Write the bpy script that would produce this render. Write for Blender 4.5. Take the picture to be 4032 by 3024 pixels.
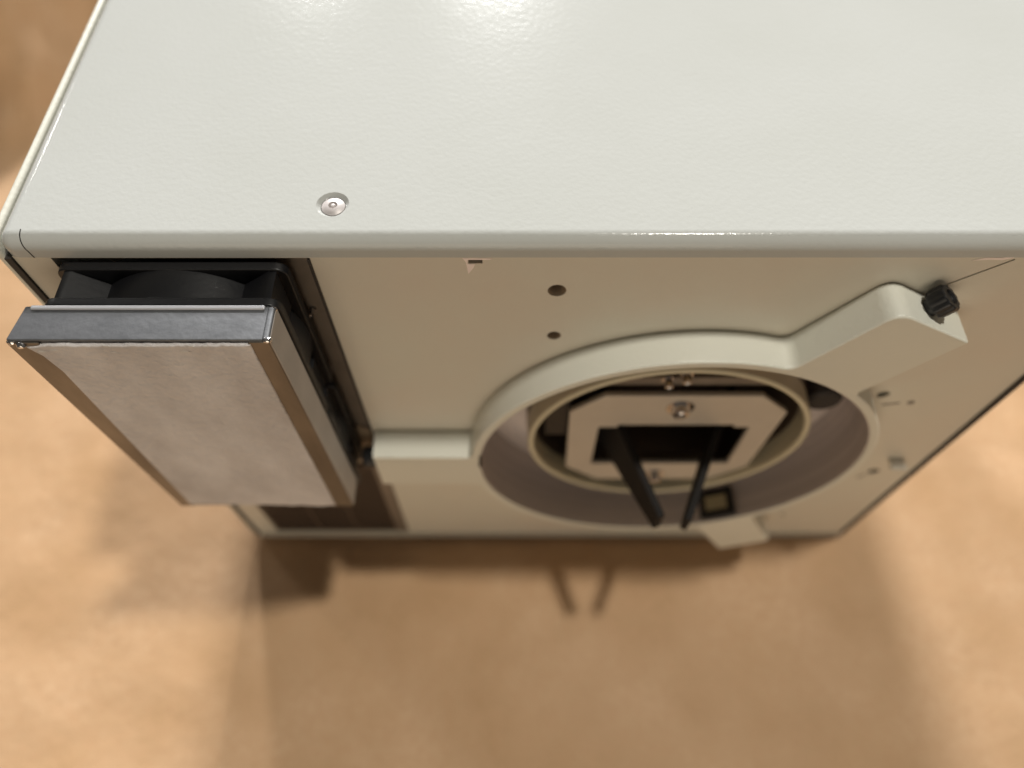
import bpy, bmesh, math, random
from mathutils import Vector, Matrix, noise

random.seed(7)
for o in list(bpy.data.objects):
    bpy.data.objects.remove(o)
SC = bpy.context.scene
COL = SC.collection

# ------------------------------------------------------------------ units
K = 0.16            # one working unit in metres
ZF = 2.985          # working height of the table below the lens


def W(x, y, z):
    return Vector((x * K, y * K, (z + ZF) * K))


# ------------------------------------------------------------------ camera
cam_d = bpy.data.cameras.new("camera")
cam = bpy.data.objects.new("camera", cam_d)
COL.objects.link(cam)
cam.location = W(0, 0, 0)
cam.rotation_euler = (math.radians(30.1), 0, 0)
cam_d.sensor_width = 36
cam_d.lens = 26.0
cam_d.clip_start = 0.01
cam_d.clip_end = 100
cam_d.dof.use_dof = True
cam_d.dof.focus_distance = 1.50 * K
cam_d.dof.aperture_fstop = 4.4
SC.camera = cam

# ------------------------------------------------------------------ world and lamps
world = bpy.data.worlds.new("World")
SC.world = world
world.use_nodes = True
bg = world.node_tree.nodes["Background"]
bg.inputs["Color"].default_value = (1.0, 0.95, 0.88, 1)
bg.inputs["Strength"].default_value = 0.06


def area(name, loc, target, size, power, color, size_y=None):
    d = bpy.data.lights.new(name, 'AREA')
    d.shape = 'RECTANGLE' if size_y else 'DISK'
    d.size = size
    if size_y:
        d.size_y = size_y
    d.energy = power
    d.color = color
    o = bpy.data.objects.new(name, d)
    COL.objects.link(o)
    o.location = loc
    o.rotation_euler = (Vector(target) - Vector(loc)).to_track_quat('-Z', 'Y').to_euler()
    return o


area("ceiling_lamp", W(2.74, 1.42, 9.0), W(0.2, 1.2, -3), 0.12, 20, (1.0, 0.955, 0.86))
area("ceiling_lamp", W(-8.0, 29.0, 10.5), W(0.2, 1.0, -3), 0.40, 118, (1.0, 0.99, 0.985))
area("ceiling_lamp", W(-0.6, 29.0, 10.5), W(0.2, 1.0, -3), 0.40, 330, (1.0, 0.99, 0.985))
area("ceiling_lamp", W(-10.0, 10.0, 4.0), W(0.2, 1.0, -3), 0.16, 4, (1.0, 0.97, 0.93))
area("front_fill", W(-1.5, -16.0, -0.9), W(0.2, 1.0, -2.2), 2.4, 26.5, (1.0, 0.85, 0.66), 1.5)  # added fill from behind the camera, lifts the shaded front face

SC.view_settings.view_transform = 'Standard'
SC.view_settings.look = 'None'
SC.view_settings.exposure = 0.0
SC.view_settings.gamma = 1.0
SC.view_settings.use_curve_mapping = False


# ------------------------------------------------------------------ materials
def mat(name, color, rough=0.5, metal=0.0, bump=None, mottle=None, spec=None, rvar=None):
    m = bpy.data.materials.new(name)
    m.use_nodes = True
    nt = m.node_tree
    N, L = nt.nodes, nt.links
    p = N["Principled BSDF"]
    p.inputs["Base Color"].default_value = (*color, 1)
    p.inputs["Roughness"].default_value = rough
    p.inputs["Metallic"].default_value = metal
    if spec is not None:
        p.inputs["Specular IOR Level"].default_value = spec
    tc = N.new("ShaderNodeTexCoord")
    src = tc.outputs["Object"]
    if mottle:                                   # (scale, other colour, amount, stretch)
        sc_, c2, amt, st = mottle
        mp = N.new("ShaderNodeMapping")
        mp.inputs["Scale"].default_value = st
        L.new(src, mp.inputs["Vector"])
        n = N.new("ShaderNodeTexNoise")
        n.inputs["Scale"].default_value = sc_
        n.inputs["Detail"].default_value = 5
        n.inputs["Roughness"].default_value = 0.6
        L.new(mp.outputs["Vector"], n.inputs["Vector"])
        r = N.new("ShaderNodeValToRGB")
        r.color_ramp.elements[0].position = 0.5 - 0.22
        r.color_ramp.elements[1].position = 0.5 + 0.22
        r.color_ramp.elements[0].color = (0, 0, 0, 1)
        r.color_ramp.elements[1].color = (amt, amt, amt, 1)
        L.new(n.outputs["Fac"], r.inputs["Fac"])
        mx = N.new("ShaderNodeMix")
        mx.data_type = 'RGBA'
        mx.inputs["A"].default_value = (*color, 1)
        mx.inputs["B"].default_value = (*c2, 1)
        L.new(r.outputs["Color"], mx.inputs["Factor"])
        L.new(mx.outputs["Result"], p.inputs["Base Color"])
        if rvar:
            mr = N.new("ShaderNodeMapRange")
            mr.inputs["To Min"].default_value = rough - rvar
            mr.inputs["To Max"].default_value = rough + rvar
            L.new(n.outputs["Fac"], mr.inputs["Value"])
            L.new(mr.outputs["Result"], p.inputs["Roughness"])
    if bump:
        prev = None
        for (sc_, strength, dist, st) in bump:
            mp = N.new("ShaderNodeMapping")
            mp.inputs["Scale"].default_value = st
            L.new(src, mp.inputs["Vector"])
            n = N.new("ShaderNodeTexNoise")
            n.inputs["Scale"].default_value = sc_
            n.inputs["Detail"].default_value = 2
            L.new(mp.outputs["Vector"], n.inputs["Vector"])
            b = N.new("ShaderNodeBump")
            b.inputs["Strength"].default_value = strength
            b.inputs["Distance"].default_value = dist
            L.new(n.outputs["Fac"], b.inputs["Height"])
            if prev:
                L.new(prev.outputs["Normal"], b.inputs["Normal"])
            prev = b
        L.new(prev.outputs["Normal"], p.inputs["Normal"])
    return m


I3 = (1, 1, 1)
M = {}
PAINT = (0.675, 0.67, 0.59)  # same paint throughout; cover, ring and panel copies are toned to balance the light
M['top'] = mat("lit_cover_paint", (0.485, 0.494, 0.474), 0.13, 0, bump=[(520, 0.15, 0.0006, I3), (60, 0.03, 0.002, I3)],
               mottle=(14, (0.455, 0.464, 0.438), 0.8, I3), rvar=0.02, spec=0.17)
M['paint'] = mat("cream_paint", PAINT, 0.36, 0, bump=[(520, 0.24, 0.0006, I3), (60, 0.05, 0.002, I3)],
                 mottle=(14, (0.645, 0.635, 0.545), 0.7, I3), rvar=0.05)
M['panel'] = mat("shaded_panel_paint", (0.62, 0.60, 0.51), 0.42, 0, bump=[(620, 0.2, 0.0005, I3)],
                 mottle=(18, (0.62, 0.555, 0.465), 0.9, I3))
M['alu'] = mat("turned_aluminium", (0.74, 0.68, 0.66), 0.42, 0.55, bump=[(60, 0.3, 0.0010, (0.12, 12, 0.12))],
               mottle=(40, (0.52, 0.47, 0.46), 0.7, (0.1, 8, 0.1)), rvar=0.1)
_nt = M['alu'].node_tree
_tg = _nt.nodes.new("ShaderNodeTangent")
_tg.direction_type = 'RADIAL'
_tg.axis = 'Y'
_nt.links.new(_tg.outputs["Tangent"], _nt.nodes["Principled BSDF"].inputs["Tangent"])
_nt.nodes["Principled BSDF"].inputs["Anisotropic"].default_value = 0.8
M['tray'] = mat("bare_aluminium", (0.20, 0.204, 0.212), 0.58, 1, bump=[(500, 0.2, 0.0004, I3)],
                mottle=(170, (0.125, 0.128, 0.134), 0.9, (0.7, 1, 1)), rvar=0.1)
M['rail'] = mat("brown_reflection_metal", (0.26, 0.235, 0.205), 0.42, 1, bump=[(200, 0.2, 0.0004, I3)],  # copy of the tray metal; its dark brown reflection is put into the colour
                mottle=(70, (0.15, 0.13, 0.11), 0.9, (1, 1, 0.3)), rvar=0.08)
M['flange'] = mat("dull_aluminium", (0.50, 0.465, 0.43), 0.6, 0.6, mottle=(60, (0.40, 0.37, 0.34), 0.8, I3))
M['bright'] = mat("edge_highlight", (0.60, 0.60, 0.63), 0.35, 0.4)  # pale colour paints the highlight along the tray's folded back edge
M['chrome'] = mat("bright_steel", (0.75, 0.72, 0.70), 0.2, 1)
M['rivet'] = mat("plated_rivet", (0.50, 0.46, 0.445), 0.42, 0.12)
M['felt'] = mat("grey_filter_felt", (0.70, 0.665, 0.65), 0.95, 0, bump=[(420, 0.7, 0.0015, I3), (70, 0.6, 0.004, (1, 1, 0.5))],
                mottle=(46, (0.49, 0.45, 0.43), 0.9, (1, 1, 0.6)), spec=0.1)
M['dust'] = mat("pale_dust", (0.60, 0.57, 0.54), 0.95)
M['tube'] = mat("yellowed_cream_paint", (0.62, 0.56, 0.40), 0.4)
M['black'] = mat("black_plastic", (0.007, 0.007, 0.008), 0.42, 0, bump=[(500, 0.15, 0.0004, I3)])
M['gasket'] = mat("dark_gasket_and_shade", (0.03, 0.024, 0.02), 0.7)
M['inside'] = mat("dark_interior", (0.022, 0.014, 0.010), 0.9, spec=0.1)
M['steel'] = mat("dull_inner_steel", (0.27, 0.23, 0.19), 0.5, 0.5, mottle=(60, (0.17, 0.14, 0.115), 0.8, I3))
M['plate'] = mat("matt_cream_plate", (0.56, 0.50, 0.42), 0.45, 0.15, mottle=(50, (0.48, 0.42, 0.35), 0.6, I3))
M['bracket'] = mat("tan_bracket", (0.28, 0.21, 0.14), 0.55)
M['vent'] = mat("dark_vent", (0.10, 0.070, 0.050), 0.55)
M['blade'] = mat("blackened_blade", (0.012, 0.010, 0.009), 0.75, spec=0.25)
M['label'] = mat("beige_label", (0.42, 0.35, 0.20), 0.6)
M['chip'] = mat("bare_paint_chip", (0.88, 0.76, 0.71), 0.5)
M['smudge'] = mat("grey_smudge", (0.22, 0.19, 0.16), 0.6)


def kraft():
    m = bpy.data.materials.new("kraft_paper")
    m.use_nodes = True
    nt = m.node_tree
    N, L = nt.nodes, nt.links
    p = N["Principled BSDF"]
    tc = N.new("ShaderNodeTexCoord")

    def nz(scale, detail, rough=0.55):
        n = N.new("ShaderNodeTexNoise")
        n.inputs["Scale"].default_value = scale
        n.inputs["Detail"].default_value = detail
        n.inputs["Roughness"].default_value = rough
        L.new(tc.outputs["Object"], n.inputs["Vector"])
        return n

    def mix(fac, a, b):
        x = N.new("ShaderNodeMix")
        x.data_type = 'RGBA'
        L.new(fac, x.inputs["Factor"])
        for k, v in (("A", a), ("B", b)):
            if isinstance(v, tuple):
                x.inputs[k].default_value = (*v, 1)
            else:
                L.new(v, x.inputs[k])
        return x.outputs["Result"]

    def ramp(n, lo, hi):
        r = N.new("ShaderNodeMapRange")
        r.inputs["From Min"].default_value = lo
        r.inputs["From Max"].default_value = hi
        L.new(n.outputs["Fac"], r.inputs["Value"])
        return r.outputs["Result"]
    a = mix(ramp(nz(13, 4), 0.36, 0.64), (0.49, 0.305, 0.160), (0.60, 0.395, 0.232))
    b = mix(ramp(nz(170, 3), 0.35, 0.8), a, (0.535, 0.33, 0.182))
    c = mix(ramp(nz(1300, 2), 0.52, 0.85), b, (0.40, 0.235, 0.115))
    L.new(c, p.inputs["Base Color"])
    p.inputs["Roughness"].default_value = 0.58
    p.inputs["Specular IOR Level"].default_value = 0.28
    h1 = N.new("ShaderNodeBump")
    h1.inputs["Strength"].default_value = 0.35
    h1.inputs["Distance"].default_value = 0.006
    L.new(nz(24, 4).outputs["Fac"], h1.inputs["Height"])
    h2 = N.new("ShaderNodeBump")
    h2.inputs["Strength"].default_value = 0.25
    h2.inputs["Distance"].default_value = 0.0006
    L.new(nz(700, 3).outputs["Fac"], h2.inputs["Height"])
    L.new(h1.outputs["Normal"], h2.inputs["Normal"])
    L.new(h2.outputs["Normal"], p.inputs["Normal"])
    return m


M['kraft'] = kraft()

# ------------------------------------------------------------------ root thing
root = bpy.data.objects.new("instrument_housing", None)
COL.objects.link(root)
BASE = W(0.16, 2.2, -ZF)
root.location = BASE
root["label"] = "cream painted metal instrument box with a clamp ring, blade opening and fan filter tray"
root["category"] = "instrument"


# ------------------------------------------------------------------ mesh helpers
def finish(name, me, m, parent=None, angle=35, label=None):
    me.name = name
    me.materials.clear()
    me.materials.append(M[m])
    me.polygons.foreach_set("use_smooth", [True] * len(me.polygons))
    me.set_sharp_from_angle(angle=math.radians(angle))
    o = bpy.data.objects.new(name, me)
    COL.objects.link(o)
    o.parent = parent or root
    wn = o.modifiers.new("weighted_normals", 'WEIGHTED_NORMAL')
    wn.keep_sharp = True
    wn.weight = 100
    if label:
        o["label"] = label
    return o


def from_bm(name, bm, m, parent=None, angle=35, label=None):
    """bm holds working units; the mesh is written in metres round the base of the thing."""
    bmesh.ops.recalc_face_normals(bm, faces=bm.faces)
    for v in bm.verts:
        v.co = W(*v.co) - BASE
    me = bpy.data.meshes.new(name)
    bm.to_mesh(me)
    bm.free()
    return finish(name, me, m, parent, angle, label)


def box_bm(x0, x1, y0, y1, z0, z1, bev=0.0, seg=2, bm=None, sel=None):
    own = bm is None
    b = bmesh.new()
    bmesh.ops.create_cube(b, size=1.0)
    for v in b.verts:
        v.co = Vector((x0 + (v.co.x + .5) * (x1 - x0), y0 + (v.co.y + .5) * (y1 - y0), z0 + (v.co.z + .5) * (z1 - z0)))
    if bev:
        es = [e for e in b.edges if sel is None or sel(e)]
        bmesh.ops.bevel(b, geom=es, offset=bev, segments=seg, profile=0.5, affect='EDGES')
    if own:
        return b
    join(bm, b)
    return bm


def join(dst, src):
    me = bpy.data.meshes.new("tmp")
    src.to_mesh(me)
    src.free()
    dst.from_mesh(me)
    bpy.data.meshes.remove(me)


def box(name, x0, x1, y0, y1, z0, z1, m, parent=None, bev=0.0, seg=2, label=None, sel=None):
    return from_bm(name, box_bm(x0, x1, y0, y1, z0, z1, bev, seg, sel=sel), m, parent, label=label)


def plate_bm(outline, holes, y_front, y_back, bev=0.0, bres=2):
    """flat plate facing the lens, outline and holes in (x, z), thickness along y."""
    cu = bpy.data.curves.new("tmp", 'CURVE')
    cu.dimensions = '2D'
    cu.fill_mode = 'BOTH'
    cu.extrude = (y_back - y_front) / 2 - bev
    cu.bevel_depth = bev
    cu.bevel_resolution = bres
    cu.offset = -bev
    for pts in [outline] + list(holes):
        sp = cu.splines.new('POLY')
        sp.points.add(len(pts) - 1)
        for q, (x, z) in zip(sp.points, pts):
            q.co = (x, z, 0, 1)
        sp.use_cyclic_u = True
    ob = bpy.data.objects.new("tmp", cu)
    COL.objects.link(ob)
    dg = bpy.context.evaluated_depsgraph_get()
    me = bpy.data.meshes.new_from_object(ob.evaluated_get(dg))
    b = bmesh.new()
    b.from_mesh(me)
    yc = (y_front + y_back) / 2
    for v in b.verts:
        x, z, t = v.co
        v.co = Vector((x, yc - t, z))
    bmesh.ops.remove_doubles(b, verts=b.verts, dist=1e-5)
    bpy.data.objects.remove(ob)
    bpy.data.curves.remove(cu)
    bpy.data.meshes.remove(me)
    return b


def plate(name, outline, holes, y0, y1, m, parent=None, bev=0.0, label=None):
    return from_bm(name, plate_bm(outline, holes, y0, y1, bev), m, parent, label=label)


def circle(cx, cz, r, n=96, a0=0.0):
    return [(cx + r * math.cos(a0 + 2 * math.pi * i / n), cz + r * math.sin(a0 + 2 * math.pi * i / n)) for i in range(n)]


def rect(x0, x1, z0, z1):
    return [(x0, z0), (x1, z0), (x1, z1), (x0, z1)]


def lathe_bm(profile, center, axis, n=48, closed=False, bm=None):
    """profile of (radius, height along axis)."""
    b = bmesh.new()
    ax = Vector(axis).normalized()
    q = Vector((0, 0, 1)).rotation_difference(ax)
    rings = []
    for r, h in profile:
        if r < 1e-6:
            rings.append([b.verts.new(Vector(center) + q @ Vector((0, 0, h)))])
        else:
            rings.append([b.verts.new(Vector(center) + q @ Vector((r * math.cos(2 * math.pi * i / n), r * math.sin(2 * math.pi * i / n), h))) for i in range(n)])
    pairs = list(zip(rings, rings[1:]))
    if closed:
        pairs.append((rings[-1], rings[0]))
    for A, B in pairs:
        for i in range(n):
            j = (i + 1) % n
            if len(A) == 1 and len(B) == 1:
                continue
            if len(A) == 1:
                b.faces.new((A[0], B[i], B[j]))
            elif len(B) == 1:
                b.faces.new((A[i], A[j], B[0]))
            else:
                b.faces.new((A[i], A[j], B[j], B[i]))
    if bm is not None:
        bmesh.ops.recalc_face_normals(b, faces=b.faces)
        join(bm, b)
        return bm
    return b


def lathe(name, profile, center, axis, m, parent=None, n=48, closed=False, angle=35, label=None):
    return from_bm(name, lathe_bm(profile, center, axis, n, closed), m, parent, angle, label)


def rounded(pts, radii, n=7):
    out = []
    L = len(pts)
    for i, p in enumerate(pts):
        r = radii.get(i, 0)
        if not r:
            out.append(p)
            continue
        P = Vector(p)
        A = (Vector(pts[i - 1]) - P)
        B = (Vector(pts[(i + 1) % L]) - P)
        la, lb = A.length, B.length
        A.normalize()
        B.normalize()
        half = A.angle(B) / 2
        d = min(r / math.tan(half), la * .48, lb * .48)
        s, e = P + A * d, P + B * d
        for k in range(n + 1):
            t = k / n
            q = s * (1 - t) ** 2 + P * 2 * t * (1 - t) + e * t * t
            out.append((q.x, q.y))
    return out


def subtract(o, cutters):
    """cut the given bmeshes (working units) out of an object's mesh."""
    for cb in cutters:
        bmesh.ops.recalc_face_normals(cb, faces=cb.faces)
        for v in cb.verts:
            v.co = W(*v.co) - BASE
        me = bpy.data.meshes.new("tmp")
        cb.to_mesh(me)
        cb.free()
        c = bpy.data.objects.new("tmp", me)
        COL.objects.link(c)
        c.parent = root
        o.modifiers.clear()
        md = o.modifiers.new("cut", 'BOOLEAN')
        md.operation = 'DIFFERENCE'
        md.object = c
        md.solver = 'EXACT'
        bpy.context.view_layer.update()
        dg = bpy.context.evaluated_depsgraph_get()
        new = bpy.data.meshes.new_from_object(o.evaluated_get(dg))
        o.modifiers.clear()
        wn = o.modifiers.new('weighted_normals', 'WEIGHTED_NORMAL')
        wn.keep_sharp = True
        wn.weight = 100
        nm = o.data.name
        o.data = new
        new.name = nm
        bpy.data.objects.remove(c)
    o.data.polygons.foreach_set("use_smooth", [True] * len(o.data.polygons))
    o.data.set_sharp_from_angle(angle=math.radians(30))


# ------------------------------------------------------------------ the paper covered table
def tabletop():
    b = bmesh.new()
    nx, ny = 260, 220
    x0, x1, y0, y1 = -7.5, 7.5, -2.2, 8.5
    vs = []
    for j in range(ny + 1):
        for i in range(nx + 1):
            x = x0 + (x1 - x0) * i / nx
            y = y0 + (y1 - y0) * j / ny
            n1 = noise.noise(Vector((x * 1.1, y * 0.8, 3.1)))
            n2 = noise.noise(Vector((x * 2.6 + 5, y * 2.1, 7.7)))
            n3 = noise.noise(Vector((x * 5.4 + 9, y * 5.0, 1.7)))
            z = -0.035 + 0.042 * n1 + 0.020 * n2 + 0.006 * n3
            z = min(z, 0) - 0.002
            # flat under the box; a rise added behind it shades the far paper
            t = (y - 3.35 + 0.5 * noise.noise(Vector((x * 1.9, y * 0.8, 4.0))) + 0.15 * noise.noise(Vector((x * 5, y * 3, 8.0)))) / 1.0
            t = min(1.0, max(0.0, t))
            z += 0.62 * t * t * (3 - 2 * t)
            vs.append(b.verts.new((x, y, -ZF + z)))
    for j in range(ny):
        for i in range(nx):
            a = j * (nx + 1) + i
            b.faces.new((vs[a], vs[a + 1], vs[a + nx + 2], vs[a + nx + 1]))
    me = bpy.data.meshes.new("tabletop")
    for v in b.verts:
        v.co = W(*v.co)
    b.to_mesh(me)
    b.free()
    me.materials.append(M['kraft'])
    me.polygons.foreach_set("use_smooth", [True] * len(me.polygons))
    o = bpy.data.objects.new("tabletop", me)
    COL.objects.link(o)
    o["kind"] = "structure"
    o["label"] = "tabletop covered with brown kraft paper"


tabletop()

# ------------------------------------------------------------------ housing shell
XL, XR, YB = -1.056, 1.372, 3.3
ZT = -1.149


def top_cover():
    b = box_bm(XL, XR, 1.0, YB, -1.200, ZT)
    es = [e for e in b.edges if min(v.co.z for v in e.verts) > ZT - 1e-4]
    ver = [e for e in b.edges if abs(e.verts[0].co.z - e.verts[1].co.z) > 0.01]
    bmesh.ops.bevel(b, geom=es + ver, offset=0.032, segments=8, profile=0.5, affect='EDGES')
    o = from_bm("top_cover", b, 'top', angle=30)
    cut = lathe_bm([(0, -0.05), (0.0265, -0.05), (0.0265, -0.007), (0.029, -0.006), (0.0345, 0.0), (0.038, 0.01), (0, 0.01)],
                   (-0.375, 1.100, ZT), (0, 0, 1), n=40)
    subtract(o, [cut])
    return o


cover = top_cover()
lathe("rivet", [(0, -0.001), (0.004, -0.002), (0.0075, -0.0065), (0.0095, -0.0015), (0.018, -0.0025), (0.0245, -0.006), (0.026, -0.009), (0.026, -0.03), (0, -0.03)],
      (-0.375, 1.100, ZT), (0, 0, 1), 'rivet', cover, n=36)


# joint between the cover and its folded corner, following the bend of the front edge
def seam():
    b = bmesh.new()
    prof = []
    r = 0.032
    for k in range(9):
        a = math.pi / 2 * k / 8
        prof.append((1.0 + r - (r + 0.0006) * math.sin(a), ZT - r + (r + 0.0006) * math.cos(a)))
    prof.append((1.0 - 0.0006, -1.2005))
    L_, R_ = [], []
    for k, (y, z) in enumerate(prof):
        x = -1.004 + 0.010 * (k / 9) ** 2
        L_.append(b.verts.new((x - 0.0011, y, z)))
        R_.append(b.verts.new((x + 0.0011, y, z)))
    for k in range(len(prof) - 1):
        b.faces.new((L_[k], R_[k], R_[k + 1], L_[k + 1]))
    bmesh.ops.solidify(b, geom=b.faces[:], thickness=0.002)
    from_bm("corner_seam", b, 'gasket', cover)


seam()
# left side panel whose folded rim stands just outside the cover
box("side_panel", XL - 0.026, XL - 0.009, 1.008, YB, -2.985, -1.166, 'paint', bev=0.008, seg=4)
box("side_panel", XR + 0.002, XR + 0.016, 1.006, YB, -2.985, -1.170, 'paint', bev=0.006, seg=3)
box("back_panel", XL, XR, YB - 0.02, YB - 0.002, -2.97, -1.202, 'panel')
box("bottom_panel", XL, XR, 0.995, YB, -2.985, -2.973, 'panel', bev=0.004, seg=3)
box("gasket", XL - 0.002, XL + 0.012, 0.998, 1.03, -2.965, -1.202, 'gasket')
box("gasket", XR - 0.016, XR, 0.998, 1.03, -2.965, -1.202, 'gasket')

# ------------------------------------------------------------------ front panel
CX, CZ = 0.470, -2.062
R_IN, R_OUT = 0.566, 0.592
FX0, FX1, FZ0, FZ1 = -0.965, -0.425, -2.945, -1.206     # opening for fans and vent


def slit(xa, za, xb, zb, w):
    a, b_ = Vector((xa, za)), Vector((xb, zb))
    d = (b_ - a).normalized()
    n = Vector((-d.y, d.x)) * w / 2
    return [tuple(a - n), tuple(b_ - n), tuple(b_ + n), tuple(a + n)]


holes = [rect(FX0, FX1, FZ0, FZ1), circle(CX, CZ, R_IN + 0.0135, 120),
         circle(0.100, -1.318, 0.021, 24), circle(0.102, -1.497, 0.017, 24),
         rect(-0.092, -0.062, -1.224, -1.212),
         circle(1.030, -1.790, 0.018, 16), circle(1.228, -2.322, 0.020, 20),
         circle(1.056, -2.748, 0.010, 16),
         slit(0.955, -1.296, 1.055, -1.2105, 0.005)]
panel = plate("front_panel", rect(XL + 0.013, XR - 0.017, -2.9655, -1.2005), holes, 1.004, 1.020, 'panel')
# small pieces on the panel
for (x, z, r) in ((0.100, -1.318, 0.021), (0.102, -1.497, 0.017)):
    lathe("countersink", [(r, 0.0), (r * 0.66, -0.012), (r * 0.66, -0.05)], (x + 0.0005, 1.0045, z - 0.0005), (0, -1, 0), 'bracket', panel, n=24)
plate("paint_chip", [(-0.104, -1.206), (-0.040, -1.207), (-0.047, -1.211), (-0.056, -1.2115), (-0.093, -1.2115), (-0.0945, -1.225), (-0.078, -1.2262), (-0.083, -1.24), (-0.094, -1.258), (-0.097, -1.22)], [], 1.0032, 1.0045, 'chip', panel)
plate("paint_chip", [(0.965, -1.214), (0.99, -1.205), (1.025, -1.2055), (1.045, -1.201), (1.052, -1.204), (1.03, -1.212), (1.0, -1.211)], [], 1.0032, 1.0045, 'chip', panel)
plate("scratch", slit(1.052, -1.850, 1.098, -1.838, 0.010), [], 1.0033, 1.0045, 'smudge', panel)
plate("screw", circle(1.128, -1.836, 0.010, 16), [], 1.0025, 1.0045, 'smudge', panel)
plate("stain", [(1.188, -2.372), (1.203, -2.352), (1.214, -2.338), (1.208, -2.362), (1.196, -2.380)], [], 1.0033, 1.0045, 'smudge', panel)
box("stop_block", 1.232, 1.284, 0.962, 1.005, -2.226, -2.214, 'panel', panel, bev=0.004)

# inside of the box, seen through the openings
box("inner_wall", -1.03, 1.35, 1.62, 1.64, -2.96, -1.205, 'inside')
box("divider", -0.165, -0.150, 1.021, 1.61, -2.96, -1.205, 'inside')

# ------------------------------------------------------------------ clamp ring with its three lugs
def lug_pts(phi, lo, hi, r_lo, r_hi):
    d = Vector((math.cos(phi), math.sin(phi)))
    p = Vector((-d.y, d.x))
    c = Vector((CX, CZ))
    a0 = phi + math.asin(lo / R_OUT)
    a1 = phi + math.asin(hi / R_OUT)
    return a0, a1, [tuple(c + d * r_lo + p * lo), tuple(c + d * r_hi + p * hi)]


lugs = [lug_pts(math.radians(-61), -0.088, 0.114, 0.892, 0.884),
        lug_pts(math.radians(56), -0.083, 0.150, 0.868, 0.850),
        lug_pts(math.radians(180), -0.055, 0.150, 0.884, 0.884)]


def ring_outline():
    pts, radii = [], {}
    for k, (a0, a1, cs) in enumerate(lugs):
        radii[len(pts)] = 0.02
        pts.append((CX + R_OUT * math.cos(a0), CZ + R_OUT * math.sin(a0)))
        if k == 0:
            radii[len(pts)] = 0.02
        pts.append(cs[0])
        radii[len(pts)] = 0.045 if k == 1 else 0.008
        if k == 0:
            radii[len(pts)] = 0.03
        pts.append(cs[1])
        radii[len(pts)] = 0.035
        pts.append((CX + R_OUT * math.cos(a1), CZ + R_OUT * math.sin(a1)))
        nxt = lugs[(k + 1) % 3][0]
        while nxt < a1:
            nxt += 2 * math.pi
        n = max(4, int((nxt - a1) / math.radians(3)))
        for i in range(1, n):
            a = a1 + (nxt - a1) * i / n
            if 0.06 < a - a1 and 0.06 < nxt - a:
                pts.append((CX + R_OUT * math.cos(a), CZ + R_OUT * math.sin(a)))
    return rounded(pts, radii)


ring = plate("clamp_ring", ring_outline(), [circle(CX, CZ, R_IN, 120)], 0.910, 1.0035, 'paint', bev=0.006)
# turned aluminium inside of the ring, stepped towards the back
lathe("ring_liner", [(R_IN - 0.001, -0.914), (R_IN - 0.001, -1.10), (R_IN - 0.012, -1.125), (0.426, -1.135),
                     (0.426, -1.15), (R_IN + 0.012, -1.15), (R_IN + 0.012, -1.03), (R_IN + 0.0015, -1.02), (R_IN + 0.0015, -0.914)],
      (CX, 0, CZ), (0, -1, 0), 'alu', ring, n=120, closed=True)


def knob(center, axis, s=1.0):
    n = 40
    b = bmesh.new()
    ax = Vector(axis).normalized()
    q = Vector((0, 0, 1)).rotation_difference(ax)
    prof = [(0.026, -0.012, 0), (0.026, 0.004, 0), (0.040, 0.006, 1), (0.042, 0.012, 1), (0.042, 0.050, 1), (0.038, 0.056, 1), (0.024, 0.057, 0), (0.021, 0.050, 0), (0, 0.050, 0)]
    rings = []
    for r, h, k in prof:
        if r == 0:
            rings.append([b.verts.new(Vector(center) + q @ Vector((0, 0, h * s)))])
            continue
        rings.append([b.verts.new(Vector(center) + q @ Vector((s * (r - (0.003 if (k and i % 4 < 2) else 0)) * math.cos(2 * math.pi * i / n),
                                                               s * (r - (0.003 if (k and i % 4 < 2) else 0)) * math.sin(2 * math.pi * i / n), h * s))) for i in range(n)])
    for A, B in zip(rings, rings[1:]):
        for i in range(n):
            j = (i + 1) % n
            if len(B) == 1:
                b.faces.new((A[i], A[j], B[0]))
            else:
                b.faces.new((A[i], A[j], B[j], B[i]))
    return from_bm("knob", b, 'black', ring, angle=40)


a = math.radians(56)
kc = Vector((CX, CZ)) + Vector((math.cos(a), math.sin(a))) * 0.866 + Vector((-math.sin(a), math.cos(a))) * 0.035
knob((kc.x, 0.965, kc.y), (math.cos(a), 0, math.sin(a)), 0.79)
knob((CX - 0.888, 0.965, CZ - 0.055), (-1, 0, 0), 0.8)
# black sensor with its label on the lower wall of the ring
ang = math.radians(-60.5)


def on_wall(a0, half, y0, y1, d0, d1):
    b = bmesh.new()
    rd = Vector((math.cos(a0), 0, math.sin(a0)))
    tg = Vector((-math.sin(a0), 0, math.cos(a0)))
    c = Vector((CX, 0, CZ))
    vs = []
    for d in (d0, d1):
        for y in (y0, y1):
            for t in (-half, half):
                vs.append(b.verts.new(c + rd * (R_IN - d) + tg * t + Vector((0, y, 0))))
    for f in ((0, 1, 3, 2), (4, 5, 7, 6), (0, 1, 5, 4), (2, 3, 7, 6), (0, 2, 6, 4), (1, 3, 7, 5)):
        b.faces.new([vs[i] for i in f])
    return b


sensor = from_bm("sensor", on_wall(ang, 0.062, 0.925, 1.03, 0.003, 0.020), 'black', ring)
from_bm("sensor_label", on_wall(ang, 0.038, 0.950, 1.0, 0.018, 0.0225), 'label', ring)
# notches in the wall of the ring
for (an, h_, ya, yb) in ((math.radians(177), 0.036, 0.9085, 0.955), (math.radians(36), 0.05, 0.96, 1.02)):
    from_bm("bayonet_notch", on_wall(an, h_, ya, yb, -0.004, 0.004), 'inside', ring)

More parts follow.
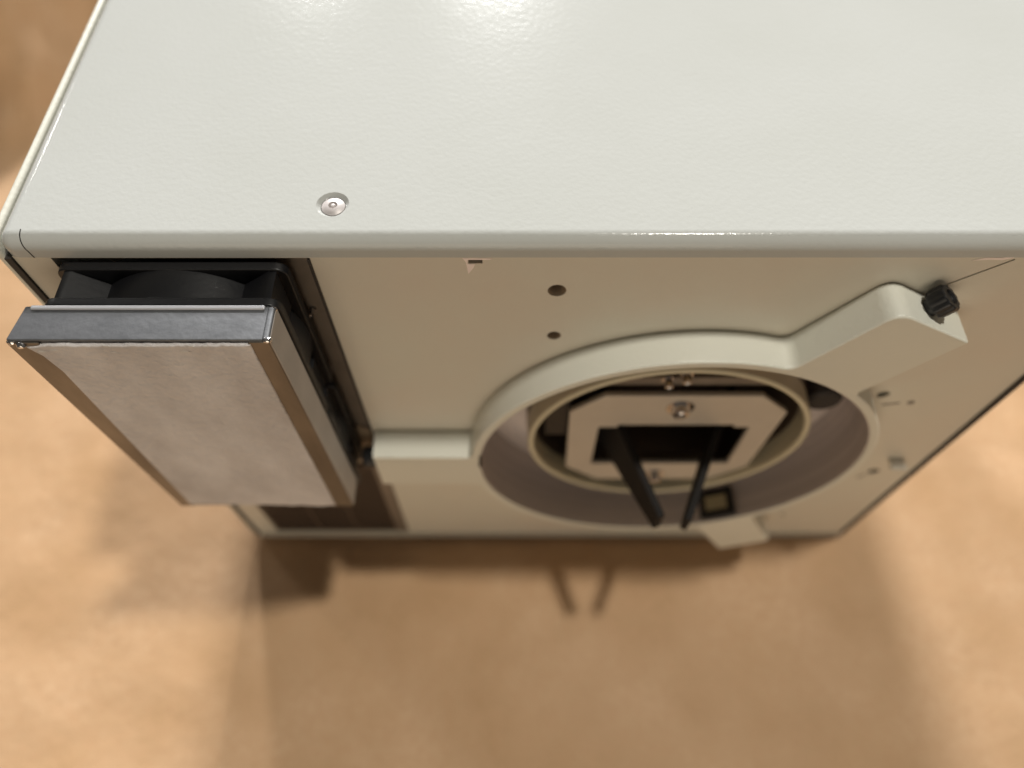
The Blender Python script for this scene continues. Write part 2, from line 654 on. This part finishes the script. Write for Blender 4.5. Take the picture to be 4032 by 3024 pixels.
for (an, rr, pr, yf_) in ((15, 0.478, 0.055, 1.06), (163, 0.458, 0.026, 1.05)):  # dark posts added to stand for the shadow in the ring's gap
    lathe("gap_shade_post", [(0, -yf_), (pr - 0.008, -yf_), (pr, -yf_ - 0.008), (pr, -1.133), (0, -1.133)],
          (CX + rr * math.cos(math.radians(an)), 0, CZ + rr * math.sin(math.radians(an))), (0, -1, 0), 'gasket', ring, n=32)

# ------------------------------------------------------------------ inner tube, aperture plate, blades
ICX, ICZ = 0.470, -2.045
tube = lathe("inner_tube", [(0.422, -0.990), (0.419, -0.983), (0.412, -0.980), (0.405, -0.983), (0.402, -0.990), (0.402, -1.055), (0.422, -1.055)],
             (ICX, 0, ICZ), (0, -1, 0), 'tube', n=120, closed=True, angle=50)
lathe("inner_sleeve", [(0.402, -1.056), (0.402, -1.32), (0.424, -1.32), (0.424, -1.056)], (ICX, 0, ICZ), (0, -1, 0), 'vent', n=96, closed=True)
oct_ = [(0.290, -2.392), (0.680, -2.392), (0.788, -2.285), (0.800, -1.900), (0.702, -1.803), (0.262, -1.803), (0.168, -1.900), (0.180, -2.285)]
ap_hole = [(0.262, -2.262), (0.716, -2.262), (0.716, -1.995), (0.668, -1.995), (0.668, -1.980), (0.318, -1.980), (0.318, -1.995), (0.262, -1.995)]
ap = plate("aperture_plate", oct_, [ap_hole], 1.005, 1.022, 'plate', bev=0.003)


def cap_screw(x, y, z, r, parent, m='chrome'):
    lathe("screw", [(0, 0.014), (r * 0.4, 0.014), (r * 0.5, 0.02), (r * 0.85, 0.022), (r, 0.014), (r, 0.0), (r * 1.5, 0.0), (r * 1.5, -0.004), (0, -0.004)], (x, y, z), (0, -1, 0), m, parent, n=24)


cap_screw(0.482, 1.002, -1.868, 0.027, ap)
cap_screw(0.486, 1.002, -2.345, 0.023, ap)
# parts behind the aperture plate
box("shutter_block", 0.410, 0.665, 1.058, 1.075, -2.375, -2.318, 'bracket')
box("shutter_block", 0.335, 0.375, 1.058, 1.075, -2.375, -2.318, 'bracket')
box("shutter_block", 0.25, 0.73, 1.25, 1.28, -2.25, -1.90, 'inside')
box("motor_block", 0.10, 0.175, 1.03, 1.2, -2.10, -1.86, 'black', bev=0.008)
box("guide_rail", 0.26, 0.72, 1.03, 1.05, -1.785, -1.745, 'steel', bev=0.004)
for (x, z) in ((0.43, -1.752), (0.475, -1.728)):
    cap_screw(x, 1.028, z, 0.013, tube)


def blade(xa, ya, za0, za1, xb, yb, zb0, zb1, th):
    b = bmesh.new()
    d = Vector((xb - xa, yb - ya)).normalized()
    n = Vector((-d.y, d.x)) * th / 2
    vs = []
    for (x, y, z0, z1) in ((xa, ya, za0, za1), (xb, yb, zb0, zb1)):
        for s in (-1, 1):
            for z in (z0, z1):
                vs.append(b.verts.new((x + s * n.x, y + s * n.y, z)))
    for f in ((0, 1, 3, 2), (4, 5, 7, 6), (0, 1, 5, 4), (2, 3, 7, 6), (0, 2, 6, 4), (1, 3, 7, 5)):
        b.faces.new([vs[i] for i in f])
    bmesh.ops.recalc_face_normals(b, faces=b.faces)
    bmesh.ops.bevel(b, geom=b.edges[:], offset=0.003, segments=2, affect='EDGES', profile=0.5)
    return from_bm("blade", b, 'blade')


blade(0.272, 1.16, -2.26, -1.975, 0.430, 0.735, -2.125, -2.025, 0.022)
blade(0.690, 1.16, -2.26, -1.975, 0.512, 0.735, -2.140, -2.050, 0.020)

# ------------------------------------------------------------------ fans
def fan(zt):
    f = bpy.data.objects.new("fan", None)
    COL.objects.link(f)
    f.parent = root
    x0, x1, z1 = -0.958, -0.472, zt
    z0 = z1 - 0.478
    cx, cz, r = (x0 + x1) / 2, (z0 + z1) / 2, 0.225
    sq = rounded(rect(x0, x1, z0, z1), {0: 0.03, 1: 0.03, 2: 0.03, 3: 0.03})
    b = plate_bm(sq, [circle(cx, cz, r, 48)], 0.888, 0.908, 0.003)
    join(b, plate_bm(sq, [circle(cx, cz, r, 48)], 0.980, 1.0025, 0.003))
    lathe_bm([(r, -0.908), (r, -1.040), (r + 0.012, -1.040), (r + 0.012, -0.908)], (cx, 0, cz), (0, -1, 0), 64, True, b)
    for sx in (-1, 1):
        for sz in (-1, 1):
            tri = [(cx + sx * 0.222, cz + sz * 0.232), (cx + sx * 0.205, cz + sz * 0.232), (cx + sx * 0.112, cz + sz * 0.168), (cx + sx * 0.112, cz + sz * 0.150), (cx + sx * 0.175, cz + sz * 0.11), (cx + sx * 0.222, cz + sz * 0.11)]
            join(b, plate_bm(tri, [], 0.9075, 0.9805))
    from_bm("fan_frame", b, 'black', f)
    lathe("fan_hub", [(0, -0.90), (0.10, -0.90), (0.108, -0.91), (0.108, -1.02), (0, -1.02)], (cx, 0, cz), (0, -1, 0), 'black', f, n=40)
    b = bmesh.new()
    for k in range(7):
        a0 = 2 * math.pi * k / 7
        q = []
        for (rr, da, y) in ((0.105, 0.0, 0.915), (0.215, 0.12, 0.915), (0.215, 0.72, 1.01), (0.105, 0.6, 1.01)):
            q.append(b.verts.new((cx + rr * math.cos(a0 + da), y, cz + rr * math.sin(a0 + da))))
        b.faces.new(q)
    bmesh.ops.solidify(b, geom=b.faces[:], thickness=0.006)
    from_bm("fan_rotor", b, 'black', f)
    return f


fan(-1.214)
fan(-1.700)

# ------------------------------------------------------------------ filter tray
def tray():
    x0, x1, z0, z1, yf, yb = -1.000, -0.476, -2.118, -1.214, 0.800, 0.886
    t = 0.008
    tray_o = bpy.data.objects.new("filter_tray", None)
    COL.objects.link(tray_o)
    tray_o.parent = root
    b = box_bm(x0 + 0.004, x1 - 0.010, yf + 0.004, yb, z1 - t, z1, 0.003, 2)
    for v in b.verts:                      # clipped far left end
        if v.co.x < x0 + 0.02 and v.co.y > yb - 0.02:
            v.co.x += 0.012
    from_bm("top_flange", b, 'tray', tray_o)
    from_bm("bottom_flange", box_bm(x0 + 0.004, x1 - 0.010, yf + 0.004, yb, z0, z0 + t, 0.003, 2), 'tray', tray_o)
    box("side_flange", x0, x0 + t, yf + 0.002, yb - 0.030, z0 + 0.004, z1 - 0.012, 'tray', tray_o, bev=0.003)
    b = box_bm(x1 - t, x1, yf + 0.002, yb, z0 + 0.004, z1 - 0.001)
    bmesh.ops.bevel(b, geom=[e for e in b.edges], offset=0.0035, segments=3, affect='EDGES', profile=0.5)
    from_bm("side_flange", b, 'flange', tray_o)
    box("folded_edge", x0 + 0.030, x1 - 0.022, yb - 0.010, yb, z1 - 0.002, z1 + 0.004, 'bright', tray_o, bev=0.0028, seg=3)
    box("folded_edge", x1 - 0.017, x1 - 0.001, yf + 0.001, yb - 0.002, z1 - 0.014, z1 + 0.0025, 'tray', tray_o, bev=0.006, seg=4)
    # folded front lips left and right
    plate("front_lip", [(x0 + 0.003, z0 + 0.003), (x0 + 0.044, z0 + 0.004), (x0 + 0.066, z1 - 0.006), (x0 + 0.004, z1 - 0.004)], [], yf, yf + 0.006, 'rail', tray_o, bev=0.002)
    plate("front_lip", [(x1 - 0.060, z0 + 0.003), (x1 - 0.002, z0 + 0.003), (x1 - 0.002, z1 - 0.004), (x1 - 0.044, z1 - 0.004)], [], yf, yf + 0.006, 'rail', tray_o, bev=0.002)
    # rough torn edge of the felt along the top
    rnd = random.Random(3)
    xs0, xs1 = x0 + 0.036, x1 - 0.040
    n = 46
    top = []
    for i in range(n + 1):
        u = i / n
        top.append((xs1 + (xs0 - xs1) * u, z1 - 0.0095 - 0.0025 * rnd.random() - (0.008 * max(0, u - 0.9) / 0.1)))
    bot = []
    for i in range(21):
        u = i / 20
        bot.append((x0 + 0.038 + (x1 - 0.052 - x0 - 0.038) * u, z0 + 0.004 + 0.010 * rnd.random() + 0.014 * (1 - u)))
    side = [(x0 + 0.052, z1 - 0.050), (x0 + 0.060, z1 - 0.110), (x0 + 0.054, z1 - 0.30)]
    pad = plate("filter_pad", bot + top + side, [], yf - 0.003, yf + 0.03, 'felt', tray_o, bev=0.004)
    b = bmesh.new()
    for i in range(9):
        xx = xs0 + (xs1 - xs0) * rnd.random() ** 1.2
        zz = z1 - 0.012 - 0.030 * rnd.random() ** 2
        s = 0.004 + 0.007 * rnd.random()
        m_ = bmesh.ops.create_icosphere(b, subdivisions=2, radius=1.0)
        for v in m_['verts']:
            v.co = Vector((xx + v.co.x * s * (0.6 + rnd.random() * 1.6), yf - 0.002 + v.co.y * 0.0025, zz + v.co.z * s * (0.3 + 0.6 * rnd.random())))
    d = from_bm("lint", b, 'dust', tray_o)
    d["kind"] = "stuff"
    # solder-bright dented corners
    for (x, z, y, r) in ((x1 - 0.006, z1 - 0.004, yf + 0.006, 0.010), (x1 - 0.006, z1 - 0.004, yb - 0.006, 0.008), (x0 + 0.03, z1 - 0.012, yf, 0.011), (x0 + 0.012, z1 - 0.008, yf + 0.004, 0.009)):
        b = bmesh.new()
        bmesh.ops.create_icosphere(b, subdivisions=2, radius=1.0)
        for v in b.verts:
            k = 1 + 0.35 * noise.noise(v.co * 1.7 + Vector((x * 40, z, y * 30)))
            v.co = Vector((x + v.co.x * r * k, y + v.co.y * r * 0.7 * k, z + v.co.z * r * 0.7 * k))
        from_bm("dented_corner", b, 'chrome', tray_o)


tray()

# ------------------------------------------------------------------ things in the fan opening
br = plate("inner_bracket", [(-0.512, -2.14), (-0.452, -2.14), (-0.437, -2.03), (-0.430, -1.208), (-0.508, -1.208)],
           [rect(-0.509, -0.494, -1.66, -1.58), rect(-0.509, -0.490, -1.82, -1.72), rect(-0.509, -0.484, -2.04, -1.92)], 1.030, 1.040, 'steel')
cap_screw(-0.470, 1.030, -1.42, 0.005, br)
box("hem_shadow", -0.4285, -0.4235, 0.998, 1.02, -2.03, -1.207, 'gasket')  # dark strip painting the gap's shadow along the opening
plate("lower_bracket", [(-0.545, -2.30), (-0.427, -2.30), (-0.427, -2.06), (-0.470, -2.02), (-0.515, -2.05)], [rect(-0.452, -0.434, -2.19, -2.13)], 1.024, 1.032, 'bracket')


def vent():
    x0, x1, z0, z1 = -0.962, -0.428, -2.943, -2.30
    v = bpy.data.objects.new("vent", None)
    COL.objects.link(v)
    v.parent = root
    cols = [(-0.950, -0.787), (-0.779, -0.637), (-0.629, -0.475)]
    plate("vent_frame", rect(x0, x1, z0, z1), [rect(a_, b_, z0 + 0.012, z1 - 0.012) for a_, b_ in cols], 1.010, 1.018, 'vent', v)
    box("vent_border", -0.470, -0.429, 1.004, 1.0095, z0, z1 + 0.05, 'steel', v)
    b = bmesh.new()
    n = 42
    for k in range(n):
        z = z0 + 0.016 + (z1 - z0 - 0.032) * k / (n - 1)
        for a_, b_ in cols:
            bb = bmesh.new()
            bmesh.ops.create_cube(bb, size=1.0)
            for q in bb.verts:
                q.co = Vector(((a_ + b_) / 2 + q.co.x * (b_ - a_ + .004), 1.019 + q.co.y * 0.012, z + q.co.z * 0.007 - q.co.y * 0.006))
            join(b, bb)
    s = from_bm("vent_slats", b, 'vent', v)
    s["kind"] = "stuff"
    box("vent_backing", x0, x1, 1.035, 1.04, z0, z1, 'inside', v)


vent()
